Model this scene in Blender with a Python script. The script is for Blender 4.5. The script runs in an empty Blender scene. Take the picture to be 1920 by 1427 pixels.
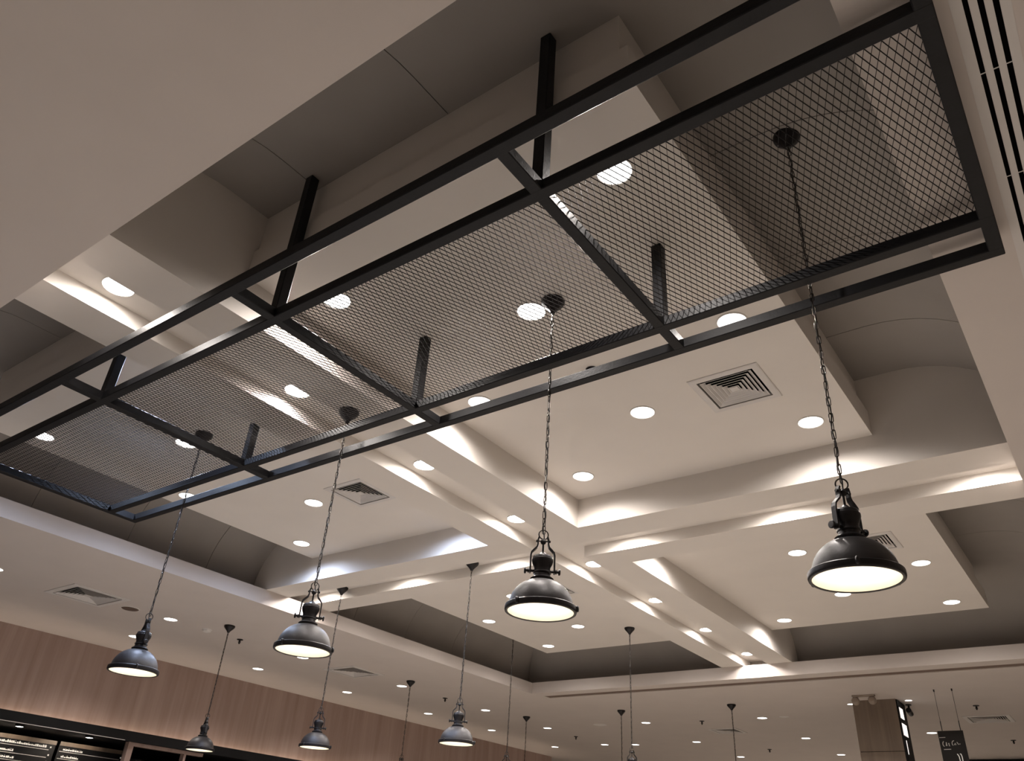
import bpy, bmesh, math, random
from mathutils import Matrix, Vector, Quaternion
random.seed(7)
scene = bpy.context.scene
C = scene.collection
S, EYE = 2.0, 1.6                       # survey unit (camera to soffit) in metres, eye height


def P(x, y, z):
    return Vector((x * S, y * S, z * S + EYE))


# ------------------------------------------------------------------ camera
YAW, PIT, ROL = 0.66298, 0.55403, 0.07027
fwd = Vector((-math.sin(YAW) * math.cos(PIT), math.cos(YAW) * math.cos(PIT), math.sin(PIT)))
rgt = Vector((math.cos(YAW), math.sin(YAW), 0))
upv = rgt.cross(fwd)
r2 = math.cos(ROL) * rgt + math.sin(ROL) * upv
u2 = -math.sin(ROL) * rgt + math.cos(ROL) * upv
cam_d = bpy.data.cameras.new('camera')
cam = bpy.data.objects.new('camera', cam_d)
C.objects.link(cam)
cam.matrix_world = Matrix(((r2.x, u2.x, -fwd.x, 0), (r2.y, u2.y, -fwd.y, 0), (r2.z, u2.z, -fwd.z, EYE), (0, 0, 0, 1)))
cam_d.sensor_width = 36
cam_d.lens = 36 * 1472.2 / 1920
cam_d.clip_end = 200
scene.camera = cam

# ------------------------------------------------------------------ world, exposure, light levels
world = bpy.data.worlds.new('world')
scene.world = world
world.use_nodes = True
world.node_tree.nodes['Background'].inputs[0].default_value = (1, .9, .8, 1)
world.node_tree.nodes['Background'].inputs[1].default_value = 0.0
scene.view_settings.view_transform = 'Standard'
scene.view_settings.look = 'None'
scene.view_settings.gamma = 1
scene.view_settings.exposure = 0.0
scene.view_settings.use_curve_mapping = False
scene.cycles.use_denoising = True
scene.cycles.max_bounces = 6
scene.cycles.adaptive_threshold = .02
scene.cycles.diffuse_bounces = 5
scene.cycles.sample_clamp_indirect = 6
PANEL_W, GROOVE_W, SOFFIT_W, NEAR_FILL_W = 86, 12, 50, 32     # watts of the downlight beams
WARM, NEUTRAL, COOL = (1, .86, .70), (1, .92, .86), (.60, .73, 1)


# ------------------------------------------------------------------ materials
def mat(name, col, rough=.6, metal=0, bump=0, bscale=40, vary=.06, vscale=3, emit=0, ecol=None, spec=.5):
    m = bpy.data.materials.new(name)
    m.use_nodes = True
    nt = m.node_tree
    b = nt.nodes['Principled BSDF']
    b.inputs['Roughness'].default_value = rough
    b.inputs['Metallic'].default_value = metal
    b.inputs['Specular IOR Level'].default_value = spec
    tc = nt.nodes.new('ShaderNodeTexCoord')
    nz = nt.nodes.new('ShaderNodeTexNoise')
    nz.inputs['Scale'].default_value = vscale
    nz.inputs['Detail'].default_value = 4
    nt.links.new(tc.outputs['Object'], nz.inputs['Vector'])
    rp = nt.nodes.new('ShaderNodeValToRGB')
    rp.color_ramp.elements[0].position = .3
    rp.color_ramp.elements[1].position = .7
    rp.color_ramp.elements[0].color = (*[c * (1 - vary) for c in col], 1)
    rp.color_ramp.elements[1].color = (*[min(1, c * (1 + vary)) for c in col], 1)
    nt.links.new(nz.outputs['Fac'], rp.inputs['Fac'])
    nt.links.new(rp.outputs['Color'], b.inputs['Base Color'])
    if bump:
        n2 = nt.nodes.new('ShaderNodeTexNoise')
        n2.inputs['Scale'].default_value = bscale
        nt.links.new(tc.outputs['Object'], n2.inputs['Vector'])
        bp = nt.nodes.new('ShaderNodeBump')
        bp.inputs['Strength'].default_value = bump
        bp.inputs['Distance'].default_value = .01
        nt.links.new(n2.outputs['Fac'], bp.inputs['Height'])
        nt.links.new(bp.outputs['Normal'], b.inputs['Normal'])
    if emit:
        b.inputs['Emission Color'].default_value = (*(ecol or col), 1)
        b.inputs['Emission Strength'].default_value = emit
    return m


def wood_mat(name, c0, c1, c2, scale=(9, 9, .35), rough=.55):
    m = bpy.data.materials.new(name)
    m.use_nodes = True
    nt = m.node_tree
    b = nt.nodes['Principled BSDF']
    b.inputs['Roughness'].default_value = rough
    tc = nt.nodes.new('ShaderNodeTexCoord')
    mp = nt.nodes.new('ShaderNodeMapping')
    mp.inputs['Scale'].default_value = scale
    nt.links.new(tc.outputs['Object'], mp.inputs['Vector'])
    n1 = nt.nodes.new('ShaderNodeTexNoise')
    n1.inputs['Scale'].default_value = 1.0
    n1.inputs['Detail'].default_value = 7
    n1.inputs['Roughness'].default_value = .62
    n1.inputs['Distortion'].default_value = .25
    nt.links.new(mp.outputs['Vector'], n1.inputs['Vector'])
    rp = nt.nodes.new('ShaderNodeValToRGB')
    rp.color_ramp.elements[0].position = .28
    rp.color_ramp.elements[0].color = (*c0, 1)
    rp.color_ramp.elements[1].position = .74
    rp.color_ramp.elements[1].color = (*c2, 1)
    e = rp.color_ramp.elements.new(.5)
    e.color = (*c1, 1)
    nt.links.new(n1.outputs['Fac'], rp.inputs['Fac'])
    nt.links.new(rp.outputs['Color'], b.inputs['Base Color'])
    return m


M = dict(
    paint=mat('ceiling_paint', (.70, .655, .61), .8, bump=.03, bscale=60, vary=.02),
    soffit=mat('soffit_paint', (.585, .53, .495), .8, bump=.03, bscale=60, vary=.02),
    glens=mat('groove_lens', (1, 1, 1), .5, emit=55, ecol=(1, .95, .88)),
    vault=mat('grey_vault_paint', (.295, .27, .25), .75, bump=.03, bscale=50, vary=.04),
    steel=mat('black_steel', (.008, .008, .0095), .5, .0, spec=.22, bump=.08, bscale=90, vary=.2, vscale=14),
    wire=mat('black_wire', (.012, .010, .010), .75, .0, spec=.15, vary=.15, vscale=30),
    bronze=mat('dark_bronze', (.024, .021, .022), .47, .25, bump=.06, bscale=60, vary=.25, vscale=9),
    iron=mat('lamp_iron', (.018, .016, .017), .4, .5, bump=.1, bscale=80, vary=.25, vscale=25),
    link=mat('chain_iron', (.05, .04, .034), .36, .7, vary=.25, vscale=30),
    cord=mat('black_cord', (.012, .011, .011), .6, vary=.1),
    enamel=mat('white_enamel', (.86, .815, .73), .45, vary=.02),
    bulb=mat('bulb_glow', (1, .9, .75), .5, emit=24, ecol=(1, .88, .70)),
    lens=mat('downlight_lens', (1, 1, 1), .5, emit=7, ecol=(1, .97, .93)),
    ring=mat('downlight_trim', (.72, .69, .66), .5, vary=.02),
    vent=mat('vent_enamel', (.62, .59, .57), .5, vary=.03),
    dark=mat('dark_void', (.003, .003, .003), 1, vary=.1, spec=0),
    black=mat('black_board', (.008, .008, .009), .55, vary=.2, spec=.2),
    wood=wood_mat('wall_veneer', (.30, .205, .175), (.365, .265, .23), (.43, .325, .285)),
    cwood=wood_mat('column_veneer', (.13, .097, .07), (.175, .132, .098), (.22, .168, .126), (14, 14, .6)),
    floor=wood_mat('floor_boards', (.31, .275, .235), (.40, .36, .31), (.48, .435, .38), (.5, 6, 6), .4),
    wall=mat('wall_paint', (.62, .575, .53), .8, bump=.04, bscale=50, vary=.03),
    white=mat('glowing_white_marks', (.8, .78, .74), .6, vary=.02, emit=.2, ecol=(1, .95, .88)),  # slight glow put into painted strokes that are no light source
    chalk=mat('sign_marks', (.55, .53, .5), .7, vary=.05),
    sign=mat('sign_board', (.014, .012, .011), .6, vary=.15, spec=.2),
    led=mat('led_strip', (1, .85, .6), .5, emit=10, ecol=(1, .82, .64)),
    tan=mat('tan_plastic', (.30, .245, .20), .6),
    lightbox=mat('lit_picture', (.9, .85, .8), .4, emit=.8, ecol=(1, .93, .88)),
    brown=mat('brown_cover', (.12, .08, .06), .6),
    bronze_slot=mat('slot_shadow', (.16, .11, .085), .7),
)


# ------------------------------------------------------------------ mesh helpers
def link(name, me, m, parent=None):
    o = bpy.data.objects.new(name, me)
    C.objects.link(o)
    if m and not me.materials:
        me.materials.append(M[m])
    if parent:
        o.parent = parent
    return o


def finish(name, bm, m, parent=None, smooth=False, loc=None):
    me = bpy.data.meshes.new(name)
    bmesh.ops.recalc_face_normals(bm, faces=bm.faces[:])
    bm.to_mesh(me)
    bm.free()
    if smooth:
        me.polygons.foreach_set('use_smooth', [True] * len(me.polygons))
        try:
            me.set_sharp_from_angle(angle=math.radians(40))
        except Exception:
            pass
    o = link(name, me, m, parent)
    if loc is not None:
        o.location = loc
    return o


def tag(o, label, cat, group=None, kind=None):
    if label:
        o['label'] = label
    if cat:
        o['category'] = cat
    if group:
        o['group'] = group
    if kind:
        o['kind'] = kind
    return o


def thing(name, label, cat, loc=(0, 0, 0), rotz=0, group=None):
    o = bpy.data.objects.new(name, None)
    o.empty_display_size = .05
    C.objects.link(o)
    o.location = loc
    o.rotation_euler = (0, 0, rotz)
    return tag(o, label, cat, group)


def box(bm, a, b, bevel=0):
    a, b = Vector(a), Vector(b)
    c = (a + b) / 2
    d = b - a
    r = bmesh.ops.create_cube(bm, size=1)
    for v in r['verts']:
        v.co = Vector((v.co.x * d.x, v.co.y * d.y, v.co.z * d.z)) + c
    if bevel:
        es = {e for v in r['verts'] for e in v.link_edges}
        bmesh.ops.bevel(bm, geom=list(es), offset=bevel, segments=1, affect='EDGES')
    return bm


def boxP(x0, x1, y0, y1, z0, z1, bevel=0, bm=None):
    return box(bm or bmesh.new(), P(x0, y0, z0), P(x1, y1, z1), bevel)


def lathe(bm, prof, n=32, cap0=False, cap1=False):
    rings = []
    for r, z in prof:
        if r < 1e-6:
            rings.append([bm.verts.new((0, 0, z))])
        else:
            rings.append([bm.verts.new((r * math.cos(2 * math.pi * i / n), r * math.sin(2 * math.pi * i / n), z)) for i in range(n)])
    for A, B in zip(rings, rings[1:]):
        for i in range(n):
            j = (i + 1) % n
            if len(A) == 1 and len(B) == 1:
                continue
            if len(A) == 1:
                bm.faces.new((A[0], B[j], B[i]))
            elif len(B) == 1:
                bm.faces.new((A[i], A[j], B[0]))
            else:
                bm.faces.new((A[i], A[j], B[j], B[i]))
    if cap0 and len(rings[0]) > 1:
        bm.faces.new(rings[0])
    if cap1 and len(rings[-1]) > 1:
        bm.faces.new(rings[-1])
    return bm


def tube(bm, pts, r, n=8, closed=False, caps=True):
    pts = [Vector(p) for p in pts]
    k = len(pts)
    rings = []
    up0 = None
    for i, p in enumerate(pts):
        t = (pts[(i + 1) % k] - pts[i - 1]) if closed else (pts[min(i + 1, k - 1)] - pts[max(i - 1, 0)])
        t.normalize()
        ref = up0 if up0 is not None else (Vector((0, 0, 1)) if abs(t.z) < .9 else Vector((1, 0, 0)))
        a = ref - t * ref.dot(t)
        a.normalize()
        up0 = a
        b = t.cross(a)
        rr = r[i] if isinstance(r, (list, tuple)) else r
        rings.append([bm.verts.new(p + rr * (math.cos(2 * math.pi * j / n) * a + math.sin(2 * math.pi * j / n) * b)) for j in range(n)])
    m = k if closed else k - 1
    for i in range(m):
        A, B = rings[i], rings[(i + 1) % k]
        for j in range(n):
            q = (j + 1) % n
            bm.faces.new((A[j], A[q], B[q], B[j]))
    if not closed and caps:
        bm.faces.new(rings[0])
        bm.faces.new(rings[-1])
    return bm


def grid_slab(rect, holes, z0, z1, bm=None):
    """slab over rect (x0,x1,y0,y1) with rectangular holes, survey units"""
    bm = bm or bmesh.new()
    xs = sorted({rect[0], rect[1], *[h[i] for h in holes for i in (0, 1)]})
    ys = sorted({rect[2], rect[3], *[h[i] for h in holes for i in (2, 3)]})
    full = {}
    for i in range(len(xs) - 1):
        for j in range(len(ys) - 1):
            cx, cy = (xs[i] + xs[i + 1]) / 2, (ys[j] + ys[j + 1]) / 2
            full[i, j] = not any(h[0] < cx < h[1] and h[2] < cy < h[3] for h in holes)
    V = {}

    def v(i, j, k):
        if (i, j, k) not in V:
            V[i, j, k] = bm.verts.new(P(xs[i], ys[j], z1 if k else z0))
        return V[i, j, k]
    for (i, j), f in full.items():
        if not f:
            continue
        bm.faces.new((v(i, j, 0), v(i, j + 1, 0), v(i + 1, j + 1, 0), v(i + 1, j, 0)))
        bm.faces.new((v(i, j, 1), v(i + 1, j, 1), v(i + 1, j + 1, 1), v(i, j + 1, 1)))
        for di, dj, a, b in ((-1, 0, (i, j), (i, j + 1)), (1, 0, (i + 1, j + 1), (i + 1, j)), (0, -1, (i + 1, j), (i, j)), (0, 1, (i, j + 1), (i + 1, j + 1))):
            if not full.get((i + di, j + dj), False):
                bm.faces.new((v(*a, 0), v(*b, 0), v(*b, 1), v(*a, 1)))
    return bm


# ------------------------------------------------------------------ survey numbers
XL, XR, YN, YF = -3.224, -.069, .437, 4.585          # tray opening in the soffit
ZS, ZB, ZG, ZP, ZV = 1.0, 1.07, 1.113, 1.18, 1.38    # soffit, beam, groove, panel, vault crown
BX = (-1.87, -1.735, -1.595, -1.455)
BY = (2.315, 2.455, 2.59, 2.73)
WX, WYE = -4.985, 7.5                                 # wood wall
RX0, RX1, RY0, RY1 = -7.6, 2.6, -2.6, 10.5            # room box
# grilles: x, y, half size, ceiling height
VENTS = [(-.655, 1.857, .1, ZP), (-2.155, 1.87, .1, ZP), (-.655, 3.226, .1, ZP), (-2.15, 3.2, .1, ZP),
         (-3.955, 1.835, .145, ZS), (-3.945, 3.625, .14, ZS), (-.75, 6.215, .135, ZS), (-2.57, 6.31, .118, ZS)]
SLOTR = (.0569, .1235, -1.2, 4.5)                     # linear diffuser on the right soffit
SLOTF = (-3.19, .6, 4.685, 4.757)                     # slot beyond the far edge

# ------------------------------------------------------------------ room shell
ceil_holes = [(XL, XR, YN, YF)] + [(x - h * .86, x + h * .86, y - h * .86, y + h * .86) for x, y, h, z in VENTS if z == ZS] + [SLOTR, SLOTF]
ceiling = tag(finish('ceiling', grid_slab((RX0, RX1, RY0, RY1), ceil_holes, ZS, ZB), 'soffit'), 'flat cream ceiling around the big coffered opening', None, kind='structure')
light_block = tag(finish('light_block_slab', boxP(RX0, RX1, RY0, RY1, 1.44, 1.47), 'paint'), 'unseen slab above the coffers, added to block light', None, kind='structure')  # unseen slab added over the coffers to keep light out
tag(finish('floor', boxP(RX0, RX1, RY0, RY1, -.83, -.8), 'floor'), 'beige board floor below the lamps', None, kind='structure')
tag(finish('wall_left', boxP(WX - .03, WX, .2, WYE, .57, ZS), 'wood'), 'brown wood veneer wall over the counter', None, kind='structure')
tag(finish('wall_left_far', boxP(RX0 - .05, RX0, RY0, RY1, -.8, 1.44), 'wall'), 'plain cream wall behind the counter', None, kind='structure')
tag(finish('wall_right', boxP(RX1, RX1 + .05, RY0, RY1, -.8, 1.44), 'wall'), 'plain cream side wall', None, kind='structure')
tag(finish('wall_near', boxP(RX0, RX1, RY0 - .05, RY0, -.8, 1.44), 'wall'), 'plain cream wall behind the viewer', None, kind='structure')
tag(finish('wall_far', boxP(RX0, RX1, RY1, RY1 + .05, -.8, 1.44), 'wall'), 'plain cream far wall', None, kind='structure')

# coffer panels, beams, grooves: parts of the ceiling
BAYS = {'near right': (BX[3], -.407, .788, BY[0]), 'near left': (-2.925, BX[0], .788, BY[0]),
        'far right': (BX[3], -.407, BY[3], 4.31), 'far left': (-2.925, BX[0], BY[3], 4.31)}
for nm, (x0, x1, y0, y1) in BAYS.items():
    holes = [(x - h * .86, x + h * .86, y - h * .86, y + h * .86) for x, y, h, z in VENTS if z == ZP and x0 < x < x1 and y0 < y < y1]
    bm = grid_slab((x0, x1, y0, y1), holes, ZP, ZP + .012)
    e = .022                                     # the box above the board is set back a little on the free sides
    X0, X1 = (x0, x1 - e) if 'right' in nm else (x0 + e, x1)
    Y0, Y1 = (y0 + .01, y1) if 'near' in nm else (y0, y1 - e)
    lo = [bm.verts.new(P(*p, ZP + .0118)) for p in ((x0, y0), (x1, y0), (x1, y1), (x0, y1))]
    md_ = [bm.verts.new(P(*p, 1.262)) for p in ((x0, y0), (x1, y0), (x1, y1), (x0, y1))]
    st_ = [bm.verts.new(P(*p, 1.262)) for p in ((X0, Y0), (X1, Y0), (X1, Y1), (X0, Y1))]
    hi = [bm.verts.new(P(*p, ZV + .012)) for p in ((X0, Y0), (X1, Y0), (X1, Y1), (X0, Y1))]
    for i in range(4):
        j = (i + 1) % 4
        bm.faces.new((lo[i], lo[j], md_[j], md_[i]))
        bm.faces.new((md_[i], md_[j], st_[j], st_[i]))
        bm.faces.new((st_[i], st_[j], hi[j], hi[i]))
    bm.faces.new(hi)
    finish('coffer_panel', bm, 'paint', ceiling)
OX0, OX1, OY0, OY1 = XL - .125, XR + .125, YN - .125, YF + .125
xs = (OX0, *BX, OX1)
ys = (OY0, *BY, OY1)
for (x0, x1, y0, y1) in ((BX[0], BX[1], OY0, BY[0]), (BX[2], BX[3], OY0, BY[0]), (BX[0], BX[1], BY[3], OY1), (BX[2], BX[3], BY[3], OY1),
                         (OX0, BX[1], BY[0], BY[1]), (BX[2], OX1, BY[0], BY[1]), (OX0, BX[1], BY[2], BY[3]), (BX[2], OX1, BY[2], BY[3])):
    finish('beam', boxP(x0, x1, y0, y1, ZB, 1.43), 'paint', ceiling)
finish('groove_lid', boxP(BX[1], BX[2], OY0, OY1, ZG, 1.43), 'paint', ceiling)
for (x0, x1) in ((OX0, BX[1]), (BX[2], OX1)):
    finish('groove_lid', boxP(x0, x1, BY[1], BY[2], ZG, 1.43), 'paint', ceiling)

# grey vault sheets: a quarter-ellipse cove springing from behind the soffit lip
prof = [(.112, ZB - .002)]
for i in range(1, 13):
    t = math.pi / 2 * i / 12
    prof.append((-.25 + .362 * math.cos(t), 1.06 + .32 * math.sin(t)))
prof.append((-.42, ZV))


def sheet(side, s0, s1, m0, m1):
    g = .0011
    bm = bmesh.new()
    shells = []
    for th in (0, .006):
        rows = []
        for i, (d, z) in enumerate(prof):
            d0, z0 = prof[max(i - 1, 0)]
            d1, z1 = prof[min(i + 1, len(prof) - 1)]
            n = Vector((z1 - z0, -(d1 - d0))).normalized() * th        # away from the room
            d, z = d + n.x, z + n.y
            if side in 'NF':
                a = XL - d if m0 else s0 + g
                b = XR + d if m1 else s1 - g
                y = YN - d if side == 'N' else YF + d
                rows.append([bm.verts.new(P(a, y, z)), bm.verts.new(P(b, y, z))])
            else:
                a = YN - d if m0 else s0 + g
                b = YF + d if m1 else s1 - g
                x = XL - d if side == 'L' else XR + d
                rows.append([bm.verts.new(P(x, a, z)), bm.verts.new(P(x, b, z))])
        for A, B in zip(rows, rows[1:]):
            bm.faces.new((A[0], A[1], B[1], B[0]))
        shells.append(rows)
    I, O = shells
    for q in (0, 1):
        for k in range(len(I) - 1):
            bm.faces.new((I[k][q], I[k + 1][q], O[k + 1][q], O[k][q]))
    for k in (0, -1):
        bm.faces.new((I[k][0], I[k][1], O[k][1], O[k][0]))
    return finish('vault_sheet', bm, 'vault', ceiling, smooth=True)


xcuts = [XL, -2.92, -2.5, -2.08, -1.665, -1.265, -.85, -.43, XR]
ycuts = [YN, .80, 1.21, 1.63, 2.035, 2.52, 3.0, 3.42, 3.84, 4.25, YF]
for side, cuts in (('N', xcuts), ('F', xcuts), ('L', ycuts), ('R', ycuts)):
    cuts = [cuts[0]] + cuts[2:-2] + [cuts[-1]]
    if side == 'F':                                 # no joints show on the far side, only the break at the beams
        cuts = [XL, -1.665, XR]
    for k in range(len(cuts) - 1):
        sheet(side, cuts[k], cuts[k + 1], k == 0, k == len(cuts) - 2)


# ------------------------------------------------------------------ hanging frame with mesh infill
TB, TT, HW = .957, .980, .0115                        # tube bottom, top, half width
RAILS = (.652, .767, 1.215, 1.307)
BARS = (.0275, -.568, -1.250, -1.933, -2.667)
fr = thing('ceiling_rack', 'long black steel grid frame with mesh infill hung below the coffers', 'ceiling frame', P(-1.32, .98, TB))
inv = -Vector(fr.location)


def fpart(name, bm, m):
    bmesh.ops.translate(bm, verts=bm.verts[:], vec=inv)
    return finish(name, bm, m, fr)


for y in RAILS:
    fpart('rail', boxP(BARS[-1] - HW, BARS[0] + HW, y - HW, y + HW, TB, TT, .003), 'steel')
for i, x in enumerate(BARS):
    fpart('crossbar', boxP(x - HW, x + HW, RAILS[0] - HW + .0008, RAILS[3] + HW - .0008, TB + .0003, TT - .0003, .003), 'steel')
for x in BARS[1:4]:
    fpart('post', boxP(x - HW, x + HW, RAILS[1] - HW, RAILS[1] + HW, TT, ZP if x < -1.9 else (ZV if x < -1 or x > -.7 else ZV), .003), 'steel')
    fpart('post', boxP(x - HW, x + HW, RAILS[2] - HW, RAILS[2] + HW, TT, ZP, .003), 'steel')
# expanded metal: slanting strands in both directions clipped to each field
E1, E2 = (.0057, .0140), (-.0057, .0140)
for a, b in zip(BARS, BARS[1:]):
    x0, x1, y0, y1 = b + HW, a - HW, RAILS[1] + HW, RAILS[2] - HW
    bm = bmesh.new()
    for (ex, ey), w, h in ((E1, .00064, .0006), (E2, .00036, .0005)):
        step = .0114
        sl = ex / ey
        n0 = int((x0 - abs(sl) * (y1 - y0)) / step) - 1
        n1 = int((x1 + abs(sl) * (y1 - y0)) / step) + 1
        for k in range(n0, n1 + 1):
            xs0 = k * step                              # x at y0
            ya, yb = y0, y1
            if sl > 0:
                ya = max(ya, y0 + (x0 - xs0) / sl)
                yb = min(yb, y0 + (x1 - xs0) / sl)
            else:
                ya = max(ya, y0 + (x1 - xs0) / sl)
                yb = min(yb, y0 + (x0 - xs0) / sl)
            if yb - ya < .004:
                continue
            p, q = P(xs0 + sl * (ya - y0), ya, TT - .0035), P(xs0 + sl * (yb - y0), yb, TT - .0035)
            d = (q - p).normalized()
            sd = Vector((d.y, -d.x, 0)) * w * S
            u = Vector((0, 0, 1)) * h * S
            A = [bm.verts.new(p + s) for s in (-sd - u, sd - u, sd + u, -sd + u)]
            B = [bm.verts.new(q + s) for s in (-sd - u, sd - u, sd + u, -sd + u)]
            for i in range(4):
                j = (i + 1) % 4
                bm.faces.new((A[i], A[j], B[j], B[i]))
    o = fpart('mesh_panel', bm, 'wire')
    o['kind'] = 'stuff'
    o['label'] = 'black expanded metal diamond mesh'


# ------------------------------------------------------------------ downlights
def spot_data(name, watts, col, deg=156, blend=.08, radius=.012):
    L = bpy.data.lights.new(name, 'SPOT')
    L.energy = watts
    L.color = col
    L.spot_size = math.radians(deg)
    L.spot_blend = blend
    L.shadow_soft_size = radius
    return L


BEAM = dict(panel=spot_data('panel_beam', PANEL_W, NEUTRAL, 167, 1, .03), groove=spot_data('groove_beam', GROOVE_W, NEUTRAL, 146, .12, .008),
            soffit=spot_data('soffit_beam', SOFFIT_W, NEUTRAL, 126, .8, .03), cool=spot_data('cool_beam', PANEL_W * 1.25, COOL, 167, 1, .03), far=spot_data('far_beam', 8, NEUTRAL, 126, .8, .03), near=spot_data('near_fill_beam', NEAR_FILL_W, NEUTRAL, 120, .5, .03), back=spot_data('back_fill_beam', 150, NEUTRAL, 120, .5, .03), side=spot_data('side_fill_beam', 105, NEUTRAL, 120, .5, .03))


FIELD = spot_data('groove_field', 8, NEUTRAL, 177, .3, .03)


def dl_mesh(r, glow=False):
    bm = bmesh.new()
    lathe(bm, [(r, 0), (r, -.004), (r * .93, -.006), (r * .90, -.003), (r * .90, 0)], 28)
    ring = bpy.data.meshes.new('trim_ring')
    bmesh.ops.recalc_face_normals(bm, faces=bm.faces[:])
    bm.to_mesh(ring)
    bm.free()
    bm = bmesh.new()
    lathe(bm, [(0, -.0035), (r * .5, -.0035), (r * .91, -.002)], 28)
    lens = bpy.data.meshes.new('lens')
    bmesh.ops.recalc_face_normals(bm, faces=bm.faces[:])
    bm.to_mesh(lens)
    bm.free()
    ring.materials.append(M['ring'])
    lens.materials.append(M['glens' if glow else 'lens'])
    return ring, lens


DL = {k: dl_mesh(r, k == 'groove') for k, r in dict(panel=.077, groove=.077, soffit=.073, near=.077, cool=.077, far=.073, back=.077, side=.077).items()}


def downlight(x, y, z, kind, label, group, off=(0, 0, -.012)):
    t = thing('downlight', label, 'downlight', P(x, y, z), 0, group)
    link('trim_ring', DL[kind][0], None, t)
    link('lens', DL[kind][1], None, t)
    o = bpy.data.objects.new('downlight_beam', BEAM[kind])
    C.objects.link(o)
    o.parent = t
    o.location = off
    if kind == 'groove':                            # wide field of the bare lens inside the groove
        o = bpy.data.objects.new('downlight_field', FIELD)
        C.objects.link(o)
        o.parent = t
        o.location = (0, 0, -.02)
    return t


POS = [(0, 0, 'front left corner'), (2, 0, 'front right corner'), (1, 1, 'middle of the front half'), (0, 2, 'middle of the left edge'),
       (2, 2, 'middle of the right edge'), (1, 3, 'middle of the back half'), (0, 4, 'back left corner'), (2, 4, 'back right corner')]
COLS = {'right': (-1.330, -.940, -.538), 'left': (-2.808, -2.395, -1.990)}
ROWS = {'near': (.968, 1.262, 1.555, 1.848, 2.146), 'far': (2.93, 3.205, 3.54, 3.83, 4.15)}
for nm in BAYS:
    d, s = nm.split()
    for i, j, w in POS:
        if nm == 'far right' and (i, j) == (0, 2):
            continue
        downlight(COLS[s][i], ROWS[d][j], ZP, 'cool' if nm == 'near left' else 'panel', f'round white downlight at the {w} of the {nm} coffer panel', 'downlights in the coffer panels')
NTH = ['first', 'second', 'third', 'fourth', 'fifth', 'sixth', 'seventh', 'eighth', 'ninth', 'tenth']
for k, y in enumerate((.60, 1.152, 1.70, 2.225, 2.79, 3.36, 3.93, 4.49)):
    downlight(-1.668, y, ZG, 'groove', f'downlight inside the long beam groove, {NTH[k]} from the near end', 'downlights in the beam grooves', (-.078, 0, -.009))
for k, x in enumerate((-.165, -.77, -1.375, -1.955, -2.52, -3.085)):
    downlight(x, 2.508, ZG, 'groove', f'downlight inside the crosswise beam groove, {NTH[k]} from the right end', 'downlights in the beam grooves', (0, .078, -.009))
ROW_A = [(-4.52, y) for y in (1.55, 2.436, 3.32, 4.12, 5.01, 5.85, 6.85)]
ROW_B = [(-3.947, y) for y in (1.39, 2.29, 3.20, 4.08, 5.015, 5.86, 6.80)]
for k, (x, y) in enumerate(ROW_A):
    downlight(x, y, ZS, 'soffit', f'downlight in the row beside the wood wall, {NTH[k]} from the left', 'downlights along the wood wall')
for k, (x, y) in enumerate(ROW_B):
    downlight(x, y, ZS, 'soffit', f'downlight in the second row off the wood wall, {NTH[k]} from the left', 'downlights along the wood wall')
for x, y, lab in ((-3.013, 5.815, 'beyond the far beam, left of the dark grille'), (-2.107, 5.827, 'beyond the far beam, right of the dark grille'),
                  (-3.66, 6.85, 'far back, leftmost of the back row'), (-3.048, 6.797, 'far back, second of the back row'),
                  (-2.113, 6.768, 'far back, just left of the wood column'), (-1.189, 6.694, 'far back, beside the hanging sign'),
                  (-3.036, 7.735, 'at the bottom edge, left one of two'), (-2.123, 7.712, 'at the bottom edge, right one of two'),
                  (-1.407, 5.488, 'touching the left side of the wood column'), (-1.062, 5.461, 'touching the right side of the wood column')):
    t = downlight(x, y, ZS, 'far', f'small ceiling downlight {lab}', 'downlights in the far ceiling')
    if 'touching' in lab:
        t.scale = (.6, .6, 1)


for k, (x, y) in enumerate(((-2.6, -.5), (-1.4, -.5), (-.2, -.5), (-2.6, -1.6), (-1.4, -1.6), (-.2, -1.6), (1.2, .4), (1.2, 1.8), (1.2, 3.2))):  # unseen fill lights, added to brighten the near and right ceiling
    downlight(x, y, ZS, 'side' if x > 1 else 'near', f'added fill downlight outside the picture, {NTH[k]} behind or right of the viewer', 'added fill downlights around the viewer')


for k, (x, y) in enumerate(((-3.9, 8.7), (-3.0, 8.7), (-2.1, 8.7), (-1.2, 8.7), (-.3, 8.7), (-3.0, 9.6), (-2.1, 9.6), (-1.2, 9.6))):  # unseen fill lights, added to brighten the far ceiling
    downlight(x, y, ZS, 'back', f'added fill downlight below the picture edge, {NTH[k]} of the back rows', 'added fill downlights in the back of the hall')

# ------------------------------------------------------------------ pendant lamps
D = .284
KZ = .94                                             # lamp height factor
R_ = D / 2


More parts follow.
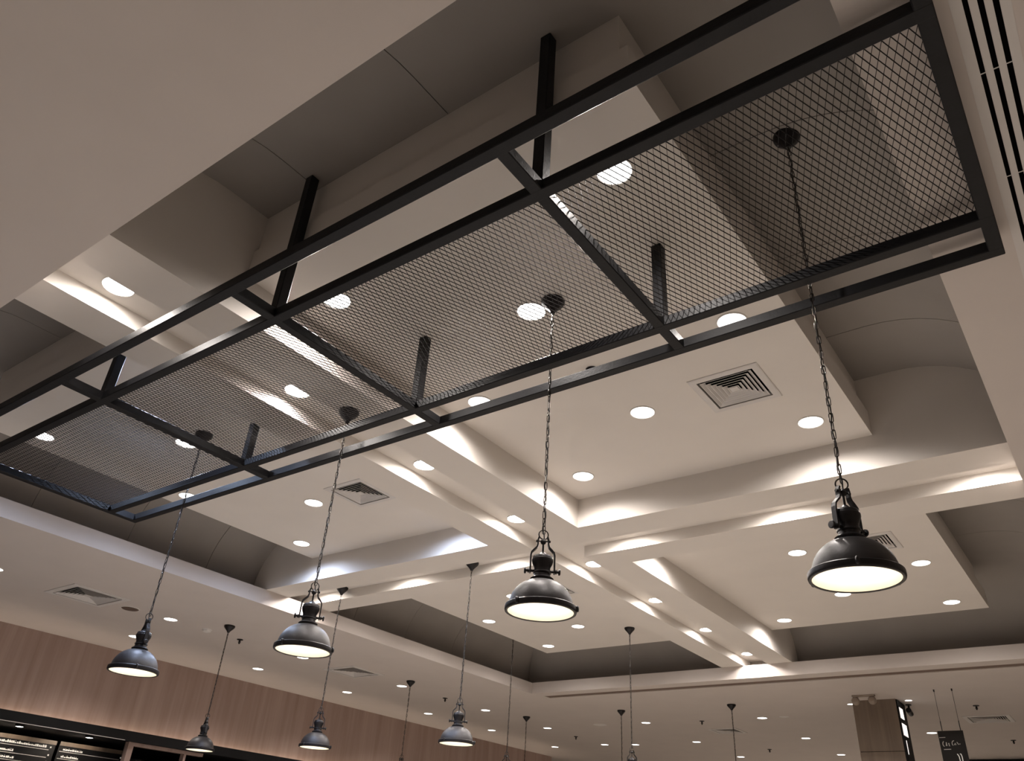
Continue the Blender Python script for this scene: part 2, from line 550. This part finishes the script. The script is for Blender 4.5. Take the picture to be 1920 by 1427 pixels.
def lamp_meshes():
    out = {}

    def keep(key, bm, m, smooth=True):
        if key not in ('chain_link', 'canopy'):
            for v in bm.verts:
                v.co.z *= KZ
        me = bpy.data.meshes.new(key)
        bmesh.ops.recalc_face_normals(bm, faces=bm.faces[:])
        bm.to_mesh(me)
        bm.free()
        me.materials.append(M[m])
        if smooth:
            me.polygons.foreach_set('use_smooth', [True] * len(me.polygons))
            try:
                me.set_sharp_from_angle(angle=math.radians(42))
            except Exception:
                pass
        out[key] = me
    # shade: outer dome from the rim band to the neck flange
    pr = []
    for i in range(13):
        a = math.pi / 2 * i / 12 * .86
        pr.append((.445 * D * math.cos(a) ** .92, .085 * D + .405 * D * math.sin(a) ** 1.02))
    pr += [(.15 * D, .487 * D), (.13 * D, .492 * D)]
    keep('shade', lathe(bmesh.new(), [(.43 * D, .08 * D)] + pr, 48), 'bronze')
    inn = [(r * .965, z - .008 * D) for r, z in pr[:-2]] + [(.05 * D, .475 * D), (0, .478 * D)]
    keep('reflector', lathe(bmesh.new(), [(.452 * D, .012 * D)] + inn, 48), 'enamel')
    keep('rim_band', lathe(bmesh.new(), [(.452 * D, .012 * D), (.458 * D, .002 * D), (.478 * D, 0), (.490 * D, .008 * D), (.496 * D, .03 * D), (.494 * D, .082 * D), (.482 * D, .094 * D), (.45 * D, .098 * D), (.432 * D, .09 * D), (.452 * D, .03 * D), (.452 * D, .012 * D)], 48), 'iron')
    b = bmesh.new()
    box(b, (-.022 * D, .475 * D, .015 * D), (.022 * D, .525 * D, .105 * D), .004)
    keep('clip', b, 'iron')
    keep('neck', lathe(bmesh.new(), [(0, .478 * D), (.155 * D, .478 * D), (.165 * D, .50 * D), (.14 * D, .52 * D), (.118 * D, .535 * D), (.115 * D, .575 * D), (.128 * D, .585 * D), (.128 * D, .60 * D),
                                     (.115 * D, .61 * D), (.114 * D, .66 * D), (.126 * D, .69 * D), (.143 * D, .735 * D), (.150 * D, .762 * D), (.150 * D, .792 * D), (.141 * D, .80 * D), (.140 * D, .83 * D), (.128 * D, .845 * D), (.075 * D, .862 * D),
                                     (.045 * D, .89 * D), (.03 * D, .91 * D), (0, .912 * D)], 32), 'iron')
    keep('stem', lathe(bmesh.new(), [(0, .90 * D), (.014 * D, .90 * D), (.014 * D, 1.04 * D), (0, 1.04 * D)], 12), 'iron')
    keep('swivel', lathe(bmesh.new(), [(0, 1.03 * D)] + [(.042 * D * math.sin(math.pi * i / 8), 1.074 * D - .044 * D * math.cos(math.pi * i / 8)) for i in range(1, 8)] + [(0, 1.118 * D)], 16), 'iron')
    # strap arm in the XZ plane
    b = bmesh.new()
    path = [(.062, 1.145), (.075, 1.10), (.075, 1.03), (.088, .985), (.125, .945), (.158, .905), (.168, .86), (.17, .61), (.17, .585)]
    w, th = .033 * D, .011 * D
    rows = []
    for i, (x, z) in enumerate(path):
        x0, z0 = path[max(i - 1, 0)]
        x1, z1 = path[min(i + 1, len(path) - 1)]
        t = Vector((x1 - x0, z1 - z0)).normalized()
        n = Vector((t.y, -t.x)) * th
        ww = w * (.9 if i < 3 else 1)
        rows.append([b.verts.new((x * D + s * n.x, q * ww, z * D + s * n.y)) for s, q in ((-1, -1), (1, -1), (1, 1), (-1, 1))])
    for A, B in zip(rows, rows[1:]):
        for i in range(4):
            j = (i + 1) % 4
            b.faces.new((A[i], A[j], B[j], B[i]))
    b.faces.new(rows[0])
    b.faces.new(rows[-1])
    keep('bracket_arm', b, 'iron', False)
    b = bmesh.new()
    prk = [(0, .10), (.020, .10), (.020, .185), (.034, .187), (.036, .20), (.020, .205), (.020, .225), (.046, .228), (.048, .245), (.04, .255), (0, .257)]
    lathe(b, [(r * D, z * D) for r, z in prk], 16)
    bmesh.ops.rotate(b, verts=b.verts[:], matrix=Matrix.Rotation(math.pi / 2, 3, 'Y'), cent=(0, 0, 0))
    bmesh.ops.translate(b, verts=b.verts[:], vec=(0, 0, .618 * D))
    keep('thumb_screw', b, 'iron')
    b = bmesh.new()
    tube(b, [(-.092 * D, 0, 1.085 * D), (.092 * D, 0, 1.085 * D)], .011 * D, 8)
    for s in (-1, 1):
        tube(b, [(s * .086 * D, 0, 1.085 * D), (s * .104 * D, 0, 1.085 * D)], .02 * D, 8)
    keep('pivot_pin', b, 'iron')
    b = bmesh.new()
    tube(b, [(.068 * D * math.cos(2 * math.pi * i / 24), 0, 1.190 * D + .073 * D * math.sin(2 * math.pi * i / 24)) for i in range(24)], .0098 * D, 8, True)
    keep('hanging_ring', b, 'link')
    b = bmesh.new()
    bmesh.ops.create_uvsphere(b, u_segments=16, v_segments=12, radius=.105 * D)
    for v in b.verts:
        v.co.z = v.co.z * 1.2 + .30 * D
    keep('bulb', b, 'bulb')
    keep('socket', lathe(bmesh.new(), [(0, .47 * D), (.07 * D, .47 * D), (.07 * D, .41 * D), (0, .41 * D)], 20), 'enamel')
    # one chain link, 30 mm long, standing in XZ
    b = bmesh.new()
    pts = []
    for i in range(14):
        a = 2 * math.pi * i / 14
        pts.append((.0066 * math.cos(a), 0, .0064 * math.sin(a) + (.0120 if math.sin(a) > 1e-6 else -.0120 if math.sin(a) < -1e-6 else 0)))
    tube(b, pts, .0019, 6, True)
    keep('chain_link', b, 'link')
    keep('canopy', lathe(bmesh.new(), [(0, 0), (.056, 0), (.058, -.006), (.055, -.018), (.042, -.034), (.028, -.048), (.016, -.062), (.012, -.072), (0, -.074)], 28), 'iron')
    return out


LM = lamp_meshes()
PITCH = .0325


def pendant(name, x, y, ztop, zrim, rot, label, group, links, lean=0):
    base = P(x - lean, y, zrim)
    t = thing(name, label, 'pendant lamp', base, rot, group)
    if lean:                                        # the chain hangs slightly off plumb
        t.rotation_mode = 'QUATERNION'
        t.rotation_quaternion = Quaternion((0, 1, 0), lean / (ztop - zrim)) @ Quaternion((0, 0, 1), rot)
    top = (ztop - zrim) * S
    for k in ('shade', 'rim_band', 'neck', 'stem', 'swivel', 'pivot_pin', 'hanging_ring'):
        link(k, LM[k], None, t)
    sh = [c for c in t.children if c.name.startswith('shade')][0]
    rg = [c for c in t.children if c.name.startswith('hanging_ring')][0]
    rg.rotation_euler = (0, 0, math.atan2(-x, y) - rot + .2)
    link('reflector', LM['reflector'], None, sh)
    bl = link('bulb', LM['bulb'], None, t)
    link('socket', LM['socket'], None, bl)
    for s in (0, math.pi):
        a = link('bracket_arm', LM['bracket_arm'], None, t)
        a.rotation_euler = (0, 0, s)
        a = link('thumb_screw', LM['thumb_screw'], None, t)
        a.rotation_euler = (0, 0, s)
    for s in (.3, .3 + 2.094, .3 + 4.189):
        a = link('clip', LM['clip'], None, t)
        a.rotation_euler = (0, 0, s)
    cn = link('canopy', LM['canopy'], None, t)
    cn.location = (0, 0, top)
    z0, z1 = 1.268 * D * KZ, top - .070
    n = max(1, round((z1 - z0) / PITCH))
    bm = bmesh.new()
    zz = [1.03 * D * KZ + (z1 + .02 - 1.03 * D * KZ) * i / 60 for i in range(61)]
    tube(bm, [(.0035 * math.sin(i * 1.3), .0035 * math.cos(i * 1.3), z) for i, z in enumerate(zz)], .0026, 5)
    cd = finish('cord', bm, 'cord', t, smooth=True)
    if links:
        for i in range(n + 1):
            o = link('chain_link', LM['chain_link'], None, cd)
            o.location = (0, 0, z0 + (z1 - z0) * i / n)
            o.rotation_euler = (0, 0, math.pi / 2 * (i % 2) + .5 + random.uniform(-.35, .35))
    else:
        bm = bmesh.new()
        for i in range(n + 1):
            tmp = bmesh.new()
            tmp.from_mesh(LM['chain_link'])
            bmesh.ops.transform(tmp, verts=tmp.verts[:], matrix=Matrix.Translation((0, 0, z0 + (z1 - z0) * i / n)) @ Matrix.Rotation(math.pi / 2 * (i % 2) + .5, 4, 'Z'))
            me = bpy.data.meshes.new('tmp')
            tmp.to_mesh(me)
            tmp.free()
            bm.from_mesh(me)
            bpy.data.meshes.remove(me)
        o = finish('chain', bm, 'link', cd, smooth=True)
        o['kind'] = 'stuff'
    return t


NEARL = [(-.268, 1.247, ZV, .402, 1.05, 'large pendant lamp on chain at right, canopy seen through the mesh'),
         (-.871, 1.256, ZP, .421, .66, 'pendant lamp on chain in the middle, hanging before the crossing beams'),
         (-1.563, 1.263, ZB, .408, .86, 'pendant lamp on chain left of centre, canopy on the beam underside'),
         (-2.278, 1.253, ZP, .408, -.2, 'pendant lamp on chain at far left, in front of the wood wall')]
for x, y, zt, zr, rot, lab in NEARL:
    pendant('pendant_lamp', x, y, zt, zr, rot, lab, 'pendant lamps hung through the frame', True, .0145 if x > -.5 else 0)
GX, GY = (-3.755, -2.945, -2.135), (2.525, 3.965, 5.31)
SMALL = [(-3.745, 2.515, ZS, .395, -.3, 'small pendant lamp before the dark counter, lowest one at left'),
         (-2.955, 2.555, ZG, .395, .86, 'small pendant lamp behind the lamp left of centre, against the wood wall'),
         (-2.135, 2.545, ZG, .39, .70, 'small pendant lamp between the middle lamp and the left of centre lamp'),
         (-3.77, 3.975, ZS, .39, .4, 'pendant cord with canopy between the grille and the small downlight pair'),
         (-2.937, 3.955, ZV, .39, .4, 'pendant lamp whose cord drops past the dark far left vault'),
         (-3.798, 5.345, ZS, .39, .4, 'short looking pendant cord with canopy over the end of the wood wall'),
         (-2.939, 5.30, ZS, .39, .4, 'pendant cord with canopy just left of the long cord in the centre'),
         (-2.145, 3.975, ZP, .40, .75, 'long pendant cord from the far left coffer panel, lamp cut by the bottom edge'),
         (-2.117, 5.305, ZS, .39, .4, 'pendant cord crossing the dark ceiling grille, lamp below the picture')]
for x, y, zt, zr, rot, lab in SMALL:
    pendant('pendant_lamp', x, y, zt, zr, rot, lab, 'smaller looking pendant lamps further back', False)


# ------------------------------------------------------------------ air grilles
def grille(x, y, h, z, label, nblade=6):
    t = thing('air_grille', label, 'air vent', P(x, y, z), 0, 'square ceiling air grilles')
    H = h * S
    i0 = H * .80

    def ringq(bm, a, za, b, zb):
        A = [bm.verts.new((sx * a, sy * a, za)) for sx, sy in ((-1, -1), (1, -1), (1, 1), (-1, 1))]
        B = [bm.verts.new((sx * b, sy * b, zb)) for sx, sy in ((-1, -1), (1, -1), (1, 1), (-1, 1))]
        for i in range(4):
            j = (i + 1) % 4
            bm.faces.new((A[i], A[j], B[j], B[i]))
    bm = bmesh.new()
    ringq(bm, H, 0, H, -.004)
    ringq(bm, H, -.004, H * .97, -.007)
    ringq(bm, H * .97, -.007, i0, -.007)
    ringq(bm, i0, -.007, i0, .03)
    finish('flange', bm, 'vent', t)
    pitch = i0 * .86 / nblade
    for k in range(nblade):
        o_ = i0 - .012 - k * pitch
        if o_ < pitch * .9:
            break
        bm = bmesh.new()
        dd = pitch * .92
        ringq(bm, o_, -.006, o_ - dd, -.006 + dd * .8)
        ringq(bm, o_ - dd, -.006 + dd * .8, o_ - dd - .002, -.006 + dd * .8)
        ringq(bm, o_ - dd - .002, -.006 + dd * .8, o_ - .003, -.006)
        ringq(bm, o_ - .003, -.006, o_, -.006)
        finish('louvre', bm, 'vent', t)
    bm = bmesh.new()
    box(bm, (-i0 * .14, -i0 * .14, -.005), (i0 * .14, i0 * .14, .001))
    finish('centre_plate', bm, 'vent', t)
    bm = bmesh.new()
    ringq(bm, i0 * 1.0, .03, i0 * 1.0, .10)
    A = [bm.verts.new((sx * i0, sy * i0, .10)) for sx, sy in ((-1, -1), (1, -1), (1, 1), (-1, 1))]
    bm.faces.new(A)
    finish('plenum', bm, 'dark', t)


VL = ['square louvred grille beside the right pendant chain, near right panel', 'square louvred grille on the near left coffer panel',
      'square louvred grille partly behind the large right pendant lamp', 'square louvred grille partly behind the middle pendant lamp',
      'large square grille in the flat ceiling at the far left', 'large square grille above the wood wall behind the cords',
      'square ceiling grille at lower right near the hanging sign', 'dark square ceiling grille behind a pendant cord, beyond the far beam']
for (x, y, h, z), lab in zip(VENTS, VL):
    grille(x, y, h, z, lab, 6 if h < .11 else 7)

# linear slot diffusers
t = thing('linear_diffuser', 'white linear slot diffuser with three black slots, right edge', 'air vent', P(.09, 1.5, ZS))
x0, x1, y0, y1 = SLOTR
edges = (.0569, .0713, .0778, .0876, .0946, .1038, .1111, .1235)
for a, b in ((0, 1), (2, 3), (4, 5), (6, 7)):
    bm = boxP(edges[a], edges[b], y0, y1, ZS - .0006, ZS + .0006)
    bmesh.ops.translate(bm, verts=bm.verts[:], vec=-Vector(t.location))
    finish('slot_bar', bm, 'vent', t)
bm = boxP(x0, x1, y0, y1, ZS + .0007, ZS + .01)
bmesh.ops.translate(bm, verts=bm.verts[:], vec=-Vector(t.location))
finish('slot_back', bm, 'dark', t)
for yy in (.712, .943, 1.174, 1.405):
    for a in (1, 3, 5):
        bm = boxP(edges[a], edges[a + 1], yy - .0009, yy + .0009, ZS + .0001, ZS + .0007)
        bmesh.ops.translate(bm, verts=bm.verts[:], vec=-Vector(t.location))
        finish('spacer', bm, 'vent', t)
t = thing('linear_diffuser', 'thin brown slot running along the far edge of the coffered opening', 'air vent', P(-1.3, 4.71, ZS))
bm = boxP(SLOTF[0], SLOTF[1], SLOTF[2], SLOTF[3], ZS + .004, ZS + .03)
bmesh.ops.translate(bm, verts=bm.verts[:], vec=-Vector(t.location))
finish('slot_back', bm, 'bronze_slot', t)


# ------------------------------------------------------------------ small ceiling fittings
def sprinkler(x, y, z, label):
    t = thing('sprinkler', label, 'sprinkler', P(x, y, z), 0, 'ceiling sprinklers')
    finish('escutcheon', lathe(bmesh.new(), [(0, 0), (.036, 0), (.034, -.007), (.014, -.011), (0, -.011)], 20), 'iron', t, True)
    finish('stem', lathe(bmesh.new(), [(0, -.01), (.011, -.01), (.011, -.034), (0, -.034)], 12), 'iron', t, True)
    finish('deflector', lathe(bmesh.new(), [(0, -.05), (.009, -.05), (.009, -.034), (.017, -.034), (.017, -.030), (0, -.030)], 14), 'iron', t, True)


for x, y, lab in ((-3.952, 2.74, 'sprinkler head right of the lowest small pendant canopy'), (-3.937, 4.527, 'sprinkler head by the pendant lamp ring left of centre'),
                  (-3.955, 6.321, 'sprinkler head near the end of the wood wall'), (-2.571, 5.849, 'sprinkler head above the dark far grille'),
                  (-2.606, 7.312, 'sprinkler head left of the wood column, low'), (-.743, 5.733, 'sprinkler head above the grille beside the hanging sign'),
                  (-.738, 7.136, 'sprinkler head at the lower right corner')):
    sprinkler(x, y, ZS, lab)


def disc_fitting(name, x, y, z, r, m, label, cat, drop=.012):
    t = thing(name, label, cat, P(x, y, z))
    finish('cover', lathe(bmesh.new(), [(0, 0), (r, 0), (r, -drop * .35), (r * .86, -drop * .8), (r * .5, -drop), (0, -drop)], 28), m, t, True)
    finish('bezel', lathe(bmesh.new(), [(r * 1.1, 0), (r * 1.1, -.003), (r, -.005), (r, 0)], 28), 'ring' if m != 'dark' else 'iron', t, True)


disc_fitting('ceiling_speaker', -3.966, 2.068, ZS, .085, 'brown', 'round brown ceiling cover beside the far left grille', 'speaker')
disc_fitting('smoke_detector', -.948, 1.569, ZP, .033, 'dark', 'small black dome on the near right panel behind the frame rail', 'detector', .03)
disc_fitting('smoke_detector', -3.945, 2.515, ZS, .05, 'ring', 'pale smoke detector left of the lowest small pendant canopy', 'detector', .03)
disc_fitting('ceiling_speaker', -3.42, 5.819, ZS, .10, 'ring', 'pale round ceiling speaker between cords in the far ceiling', 'speaker', .008)
disc_fitting('ceiling_speaker', -1.95, 5.823, ZS, .06, 'ring', 'pale flat disc in the far ceiling right of a downlight', 'speaker', .006)

# ------------------------------------------------------------------ counter bulkhead and menu boards below the wood wall
bk = thing('counter_bulkhead', 'long black bulkhead under the wood wall with a glowing top edge', 'bulkhead', P(-5.2, 3.7, .51))


def bpart(name, bm, m, parent=None):
    bmesh.ops.translate(bm, verts=bm.verts[:], vec=-Vector(bk.location))
    return finish(name, bm, m, parent or bk)


bpart('fascia', boxP(-4.93, -4.915, .4, 7.4, .508, .562, .002), 'black')
bpart('underside', boxP(-5.615, -4.93, .4, 7.4, .51, .522), 'black')
bpart('light_strip', boxP(-4.970, -4.955, .42, 7.38, .528, .534), 'led')
bpart('edge_highlight', boxP(-4.917, -4.911, .4, 2.78, .5075, .5105), 'vent')  # pale strip standing in for the highlight along the lower edge
for k, y in enumerate((2.197, 2.606)):
    t = thing('counter_spotlight', ['small spotlight under the black bulkhead, left one', 'small spotlight under the black bulkhead, right one'][k], 'spotlight', P(-5.0, y, .51))
    finish('housing', lathe(bmesh.new(), [(.05, 0), (.05, -.02), (.04, -.022), (.04, 0)], 20), 'iron', t, True)
    finish('lens', lathe(bmesh.new(), [(0, -.026), (.025, -.025), (.041, -.021)], 20), 'lens', t)
    L = spot_data('counter_beam', 9, WARM, 110, .5, .02)
    o = bpy.data.objects.new('counter_beam', L)
    C.objects.link(o)
    o.parent = t
    o.location = (-.03, 0, -.045)
    o.rotation_euler = (0, math.radians(64), 0)
tag(finish('wall_counter', boxP(-5.66, -5.62, .2, 7.4, -.8, .56), 'dark'), 'dark wall behind the menu boards', None, kind='structure')


def menu(x, y0, y1, z1, rows, label):
    t = thing('menu_board', label, 'menu board', P(x, (y0 + y1) / 2, z1 - .17))
    inv = -Vector(t.location)

    def q(name, bm, m):
        bmesh.ops.translate(bm, verts=bm.verts[:], vec=inv)
        return finish(name, bm, m, t)
    q('board', boxP(x - .012, x, y0, y1, z1 - .17, z1), 'black')
    q('header_strip', boxP(x, x + .006, y0, y1, z1 - .022, z1), 'cwood')
    for zc, s0, s1, hh, line in rows:
        bm = bmesh.new()
        yy = y0 + s0
        k = 0
        while yy < y0 + s1:
            w = random.uniform(.005, .011)
            hgt = hh * random.uniform(.55, 1.15)
            boxP(x, x + .0015, yy, yy + w, zc - hh * .5, zc - hh * .5 + hgt, bm=bm)
            if random.random() < .4:
                boxP(x, x + .0015, yy + w * .3, yy + w * .6, zc + hh * .55, zc + hh * .85, bm=bm)
            yy += w + random.uniform(.001, .004)
        o = q('lettering', bm, 'white')
        o['kind'] = 'stuff'
        if line:
            q('rule_line', boxP(x, x + .0012, y0 + .01, y1 - .035, zc - hh * 1.5, zc - hh * 1.5 + .003), 'vent')
        q('price_dot', boxP(x, x + .0015, y1 - .03, y1 - .022, zc - .004, zc + .004), 'white')


menu(-5.22, 1.80, 2.535, .477, [(.440, .30, .68, .011, True), (.398, .30, .50, .010, True), (.362, .30, .52, .010, True)], 'black menu board with white lettering at the lower left corner')
menu(-5.22, 2.555, 2.985, .479, [(.438, .03, .15, .009, True), (.400, .03, .13, .009, True), (.362, .03, .16, .009, True)], 'black menu board with a warm lit strip, left of the wood frame')
t = thing('pass_frame', 'brown wood framed opening under the black bulkhead', 'frame', P(-4.95, 3.0, .302))
inv_ = -Vector(t.location)
for nm, b in (('jamb', (-4.99, -4.95, 2.832, 2.868, .302, .508)), ('header', (-4.99, -4.95, 2.868, 3.36, .489, .508)), ('jamb', (-4.99, -4.95, 3.222, 3.238, .302, .489))):
    bm = boxP(*b)
    bmesh.ops.translate(bm, verts=bm.verts[:], vec=inv_)
    finish(nm, bm, 'wood', t)
t = thing('counter_appliance', 'dark rounded appliance top inside the wood framed opening', 'appliance', P(-5.12, 3.0, .31))
bm = bmesh.new()
lathe(bm, [(0, 0), (.13, 0), (.14, .05), (.14, .20), (.125, .235), (.08, .25), (0, .252)], 24)
finish('body', bm, 'bronze', t, True)
finish('base', lathe(bmesh.new(), [(0, -.02), (.15, -.02), (.15, 0), (0, 0)], 24), 'iron', t, True)
t = thing('counter', 'dark counter standing under the menu boards', 'counter', P(-5.1, 3.7, -.8))
bm = boxP(-5.25, -4.97, .5, 7.3, -.8, .29)
bmesh.ops.translate(bm, verts=bm.verts[:], vec=-Vector(t.location))
finish('body', bm, 'black', t)
bm = boxP(-5.27, -4.95, .48, 7.32, .29, .30)
bmesh.ops.translate(bm, verts=bm.verts[:], vec=-Vector(t.location))
finish('top', bm, 'cwood', t)

# ------------------------------------------------------------------ wood column with lit pictures
cx0, cx1, cy0, cy1 = -1.372, -1.123, 5.395, 5.60
t = thing('column', 'square wood veneer column with a dark picture side at lower right', 'column', P((cx0 + cx1) / 2, 5.5, -.8))
inv_ = -Vector(t.location)


def cpart(name, bm, m, parent=None):
    bmesh.ops.translate(bm, verts=bm.verts[:], vec=inv_)
    return finish(name, bm, m, parent or t)


cpart('veneer_panel', boxP(cx0, cx1, cy0, cy1, .7135, ZS), 'cwood')
cpart('veneer_panel', boxP(cx0, cx1, cy0, cy1, -.8, .7105), 'cwood')
cpart('joint', boxP(cx0 + .002, cx1 - .002, cy0 + .002, cy1 - .002, .709, .715), 'dark')
cpart('side_panel', boxP(cx1, cx1 + .006, cy0 + .01, cy1, -.8, ZS - .002), 'black')
for z0, z1, a, b in ((.895, .955, .015, .10), (.80, .866, .012, .12), (.70, .775, .04, .052)):
    pf = cpart('picture_frame', boxP(cx1 + .006, cx1 + .010, cy0 + a - .006, cy0 + b + .006, z0 - .006, z1 + .006), 'black')
    cpart('lit_picture', boxP(cx1 + .010, cx1 + .012, cy0 + a, cy0 + b, z0, z1), 'lightbox', pf)

t = thing('emergency_light', 'twin head emergency light on the ceiling above the wood column', 'emergency light', P(-1.262, 5.235, ZS))
bm = bmesh.new()
box(bm, (-.13, -.025, -.02), (.13, .025, 0), .004)
finish('base_bar', bm, 'tan', t)
for s in (-1, 1):
    bm = bmesh.new()
    lathe(bm, [(0, -.03), (.035, -.03), (.045, -.02), (.045, .015), (.03, .03), (0, .03)], 20)
    bmesh.ops.rotate(bm, verts=bm.verts[:], matrix=Matrix.Rotation(math.radians(70), 3, 'X'), cent=(0, 0, 0))
    bmesh.ops.translate(bm, verts=bm.verts[:], vec=(s * .095, -.01, -.065))
    hd = finish('lamp_head', bm, 'tan', t, True)
    bm = bmesh.new()
    tube(bm, [(s * .095, 0, -.018), (s * .095, -.005, -.05)], .012, 8)
    finish('arm', bm, 'tan', hd)
t = thing('security_camera', 'small dark security camera at the top right of the wood column', 'camera', P(-1.095, 5.60, ZS))
finish('mount', lathe(bmesh.new(), [(0, 0), (.035, 0), (.035, -.012), (.012, -.016), (.012, -.06), (0, -.06)], 16), 'iron', t, True)
bm = bmesh.new()
lathe(bm, [(0, -.06), (.03, -.06), (.032, .05), (0, .052)], 16)
bmesh.ops.rotate(bm, verts=bm.verts[:], matrix=Matrix.Rotation(math.radians(75), 3, 'X'), cent=(0, 0, 0))
bmesh.ops.translate(bm, verts=bm.verts[:], vec=(0, 0, -.085))
finish('body', bm, 'iron', t, True)

# ------------------------------------------------------------------ hanging sign
sx0, sx1, sy, sz0, sz1 = -.893, -.766, 5.19, .42, .783
t = thing('hanging_sign', 'dark hanging sign board with pale hand lettering at lower right', 'sign', P((sx0 + sx1) / 2, sy, sz0))
inv_ = -Vector(t.location)


def spart(name, bm, m):
    bmesh.ops.translate(bm, verts=bm.verts[:], vec=inv_)
    return finish(name, bm, m, t)


spart('board', boxP(sx0, sx1, sy, sy + .008, sz0, sz1, .001), 'sign')
for x in (-.868, -.776):
    bm = bmesh.new()
    tube(bm, [P(x, sy + .004, ZS), P(x, sy + .004, sz1)], .0022, 6)
    spart('hanging_wire', bm, 'cord')
    bm = bmesh.new()
    tube(bm, [P(x, sy + .004, sz1 + .05), P(x, sy + .004, sz1)], .0045, 6)
    spart('wire_sleeve', bm, 'iron')
    bm = bmesh.new()
    tube(bm, [P(x, sy + .004, ZS), P(x, sy + .004, ZS - .012)], .008, 8)
    spart('ceiling_anchor', bm, 'iron')
SW, SZ = sx1 - sx0, sz1


def strokes(name, lines, r, m='chalk'):
    bm = bmesh.new()
    for ln in lines:
        tube(bm, [P(sx0 + u * SW, sy - .0006, SZ - v * SW) for u, v in ln], r, 5)
    o = spart(name, bm, m)
    return o


strokes('lettering', [[(.17, .42), (.13, .47), (.12, .54), (.14, .60), (.17, .62)], [(.27, .46), (.24, .60)], [(.26, .46), (.27, .60)], [(.36, .50), (.36, .60), (.385, .61)], [(.37, .49), (.34, .53)],
                      [(.58, .40), (.52, .42), (.49, .48), (.49, .56), (.52, .58)], [(.60, .56), (.56, .57), (.61, .50), (.63, .57)], [(.68, .46), (.73, .56), (.75, .54)], [(.79, .52), (.78, .55)]], .0042)
strokes('underline', [[(.12, .74), (.40, .735)]], .0042)
strokes('drawn_cutlery', [[(.60, .92), (.65, 1.02), (.66, 1.2), (.66, 1.6)]], .0045, 'white')
strokes('drawn_cutlery', [[(.70, .92), (.74, .93), (.76, 1.03), (.76, 1.2), (.75, 1.6)]], .0045, 'white')
strokes('top_mark', [[(.03, .27), (.07, .268), (.27, .262)]], .003)

# far dark bulkhead, lower right
t = thing('far_bulkhead', 'dark bulkhead edge far back at the lower right corner', 'bulkhead', P(-.3, 8.27, .7))
inv_ = -Vector(t.location)
for nm, b, m in (('body', (-1.22, 2.4, 8.14, 8.4, .7, .99), 'black'), ('coping', (-1.23, 2.4, 8.13, 8.41, .99, .997), 'black')):
    bm = boxP(*b)
    bmesh.ops.translate(bm, verts=bm.verts[:], vec=inv_)
    finish(nm, bm, m, t)
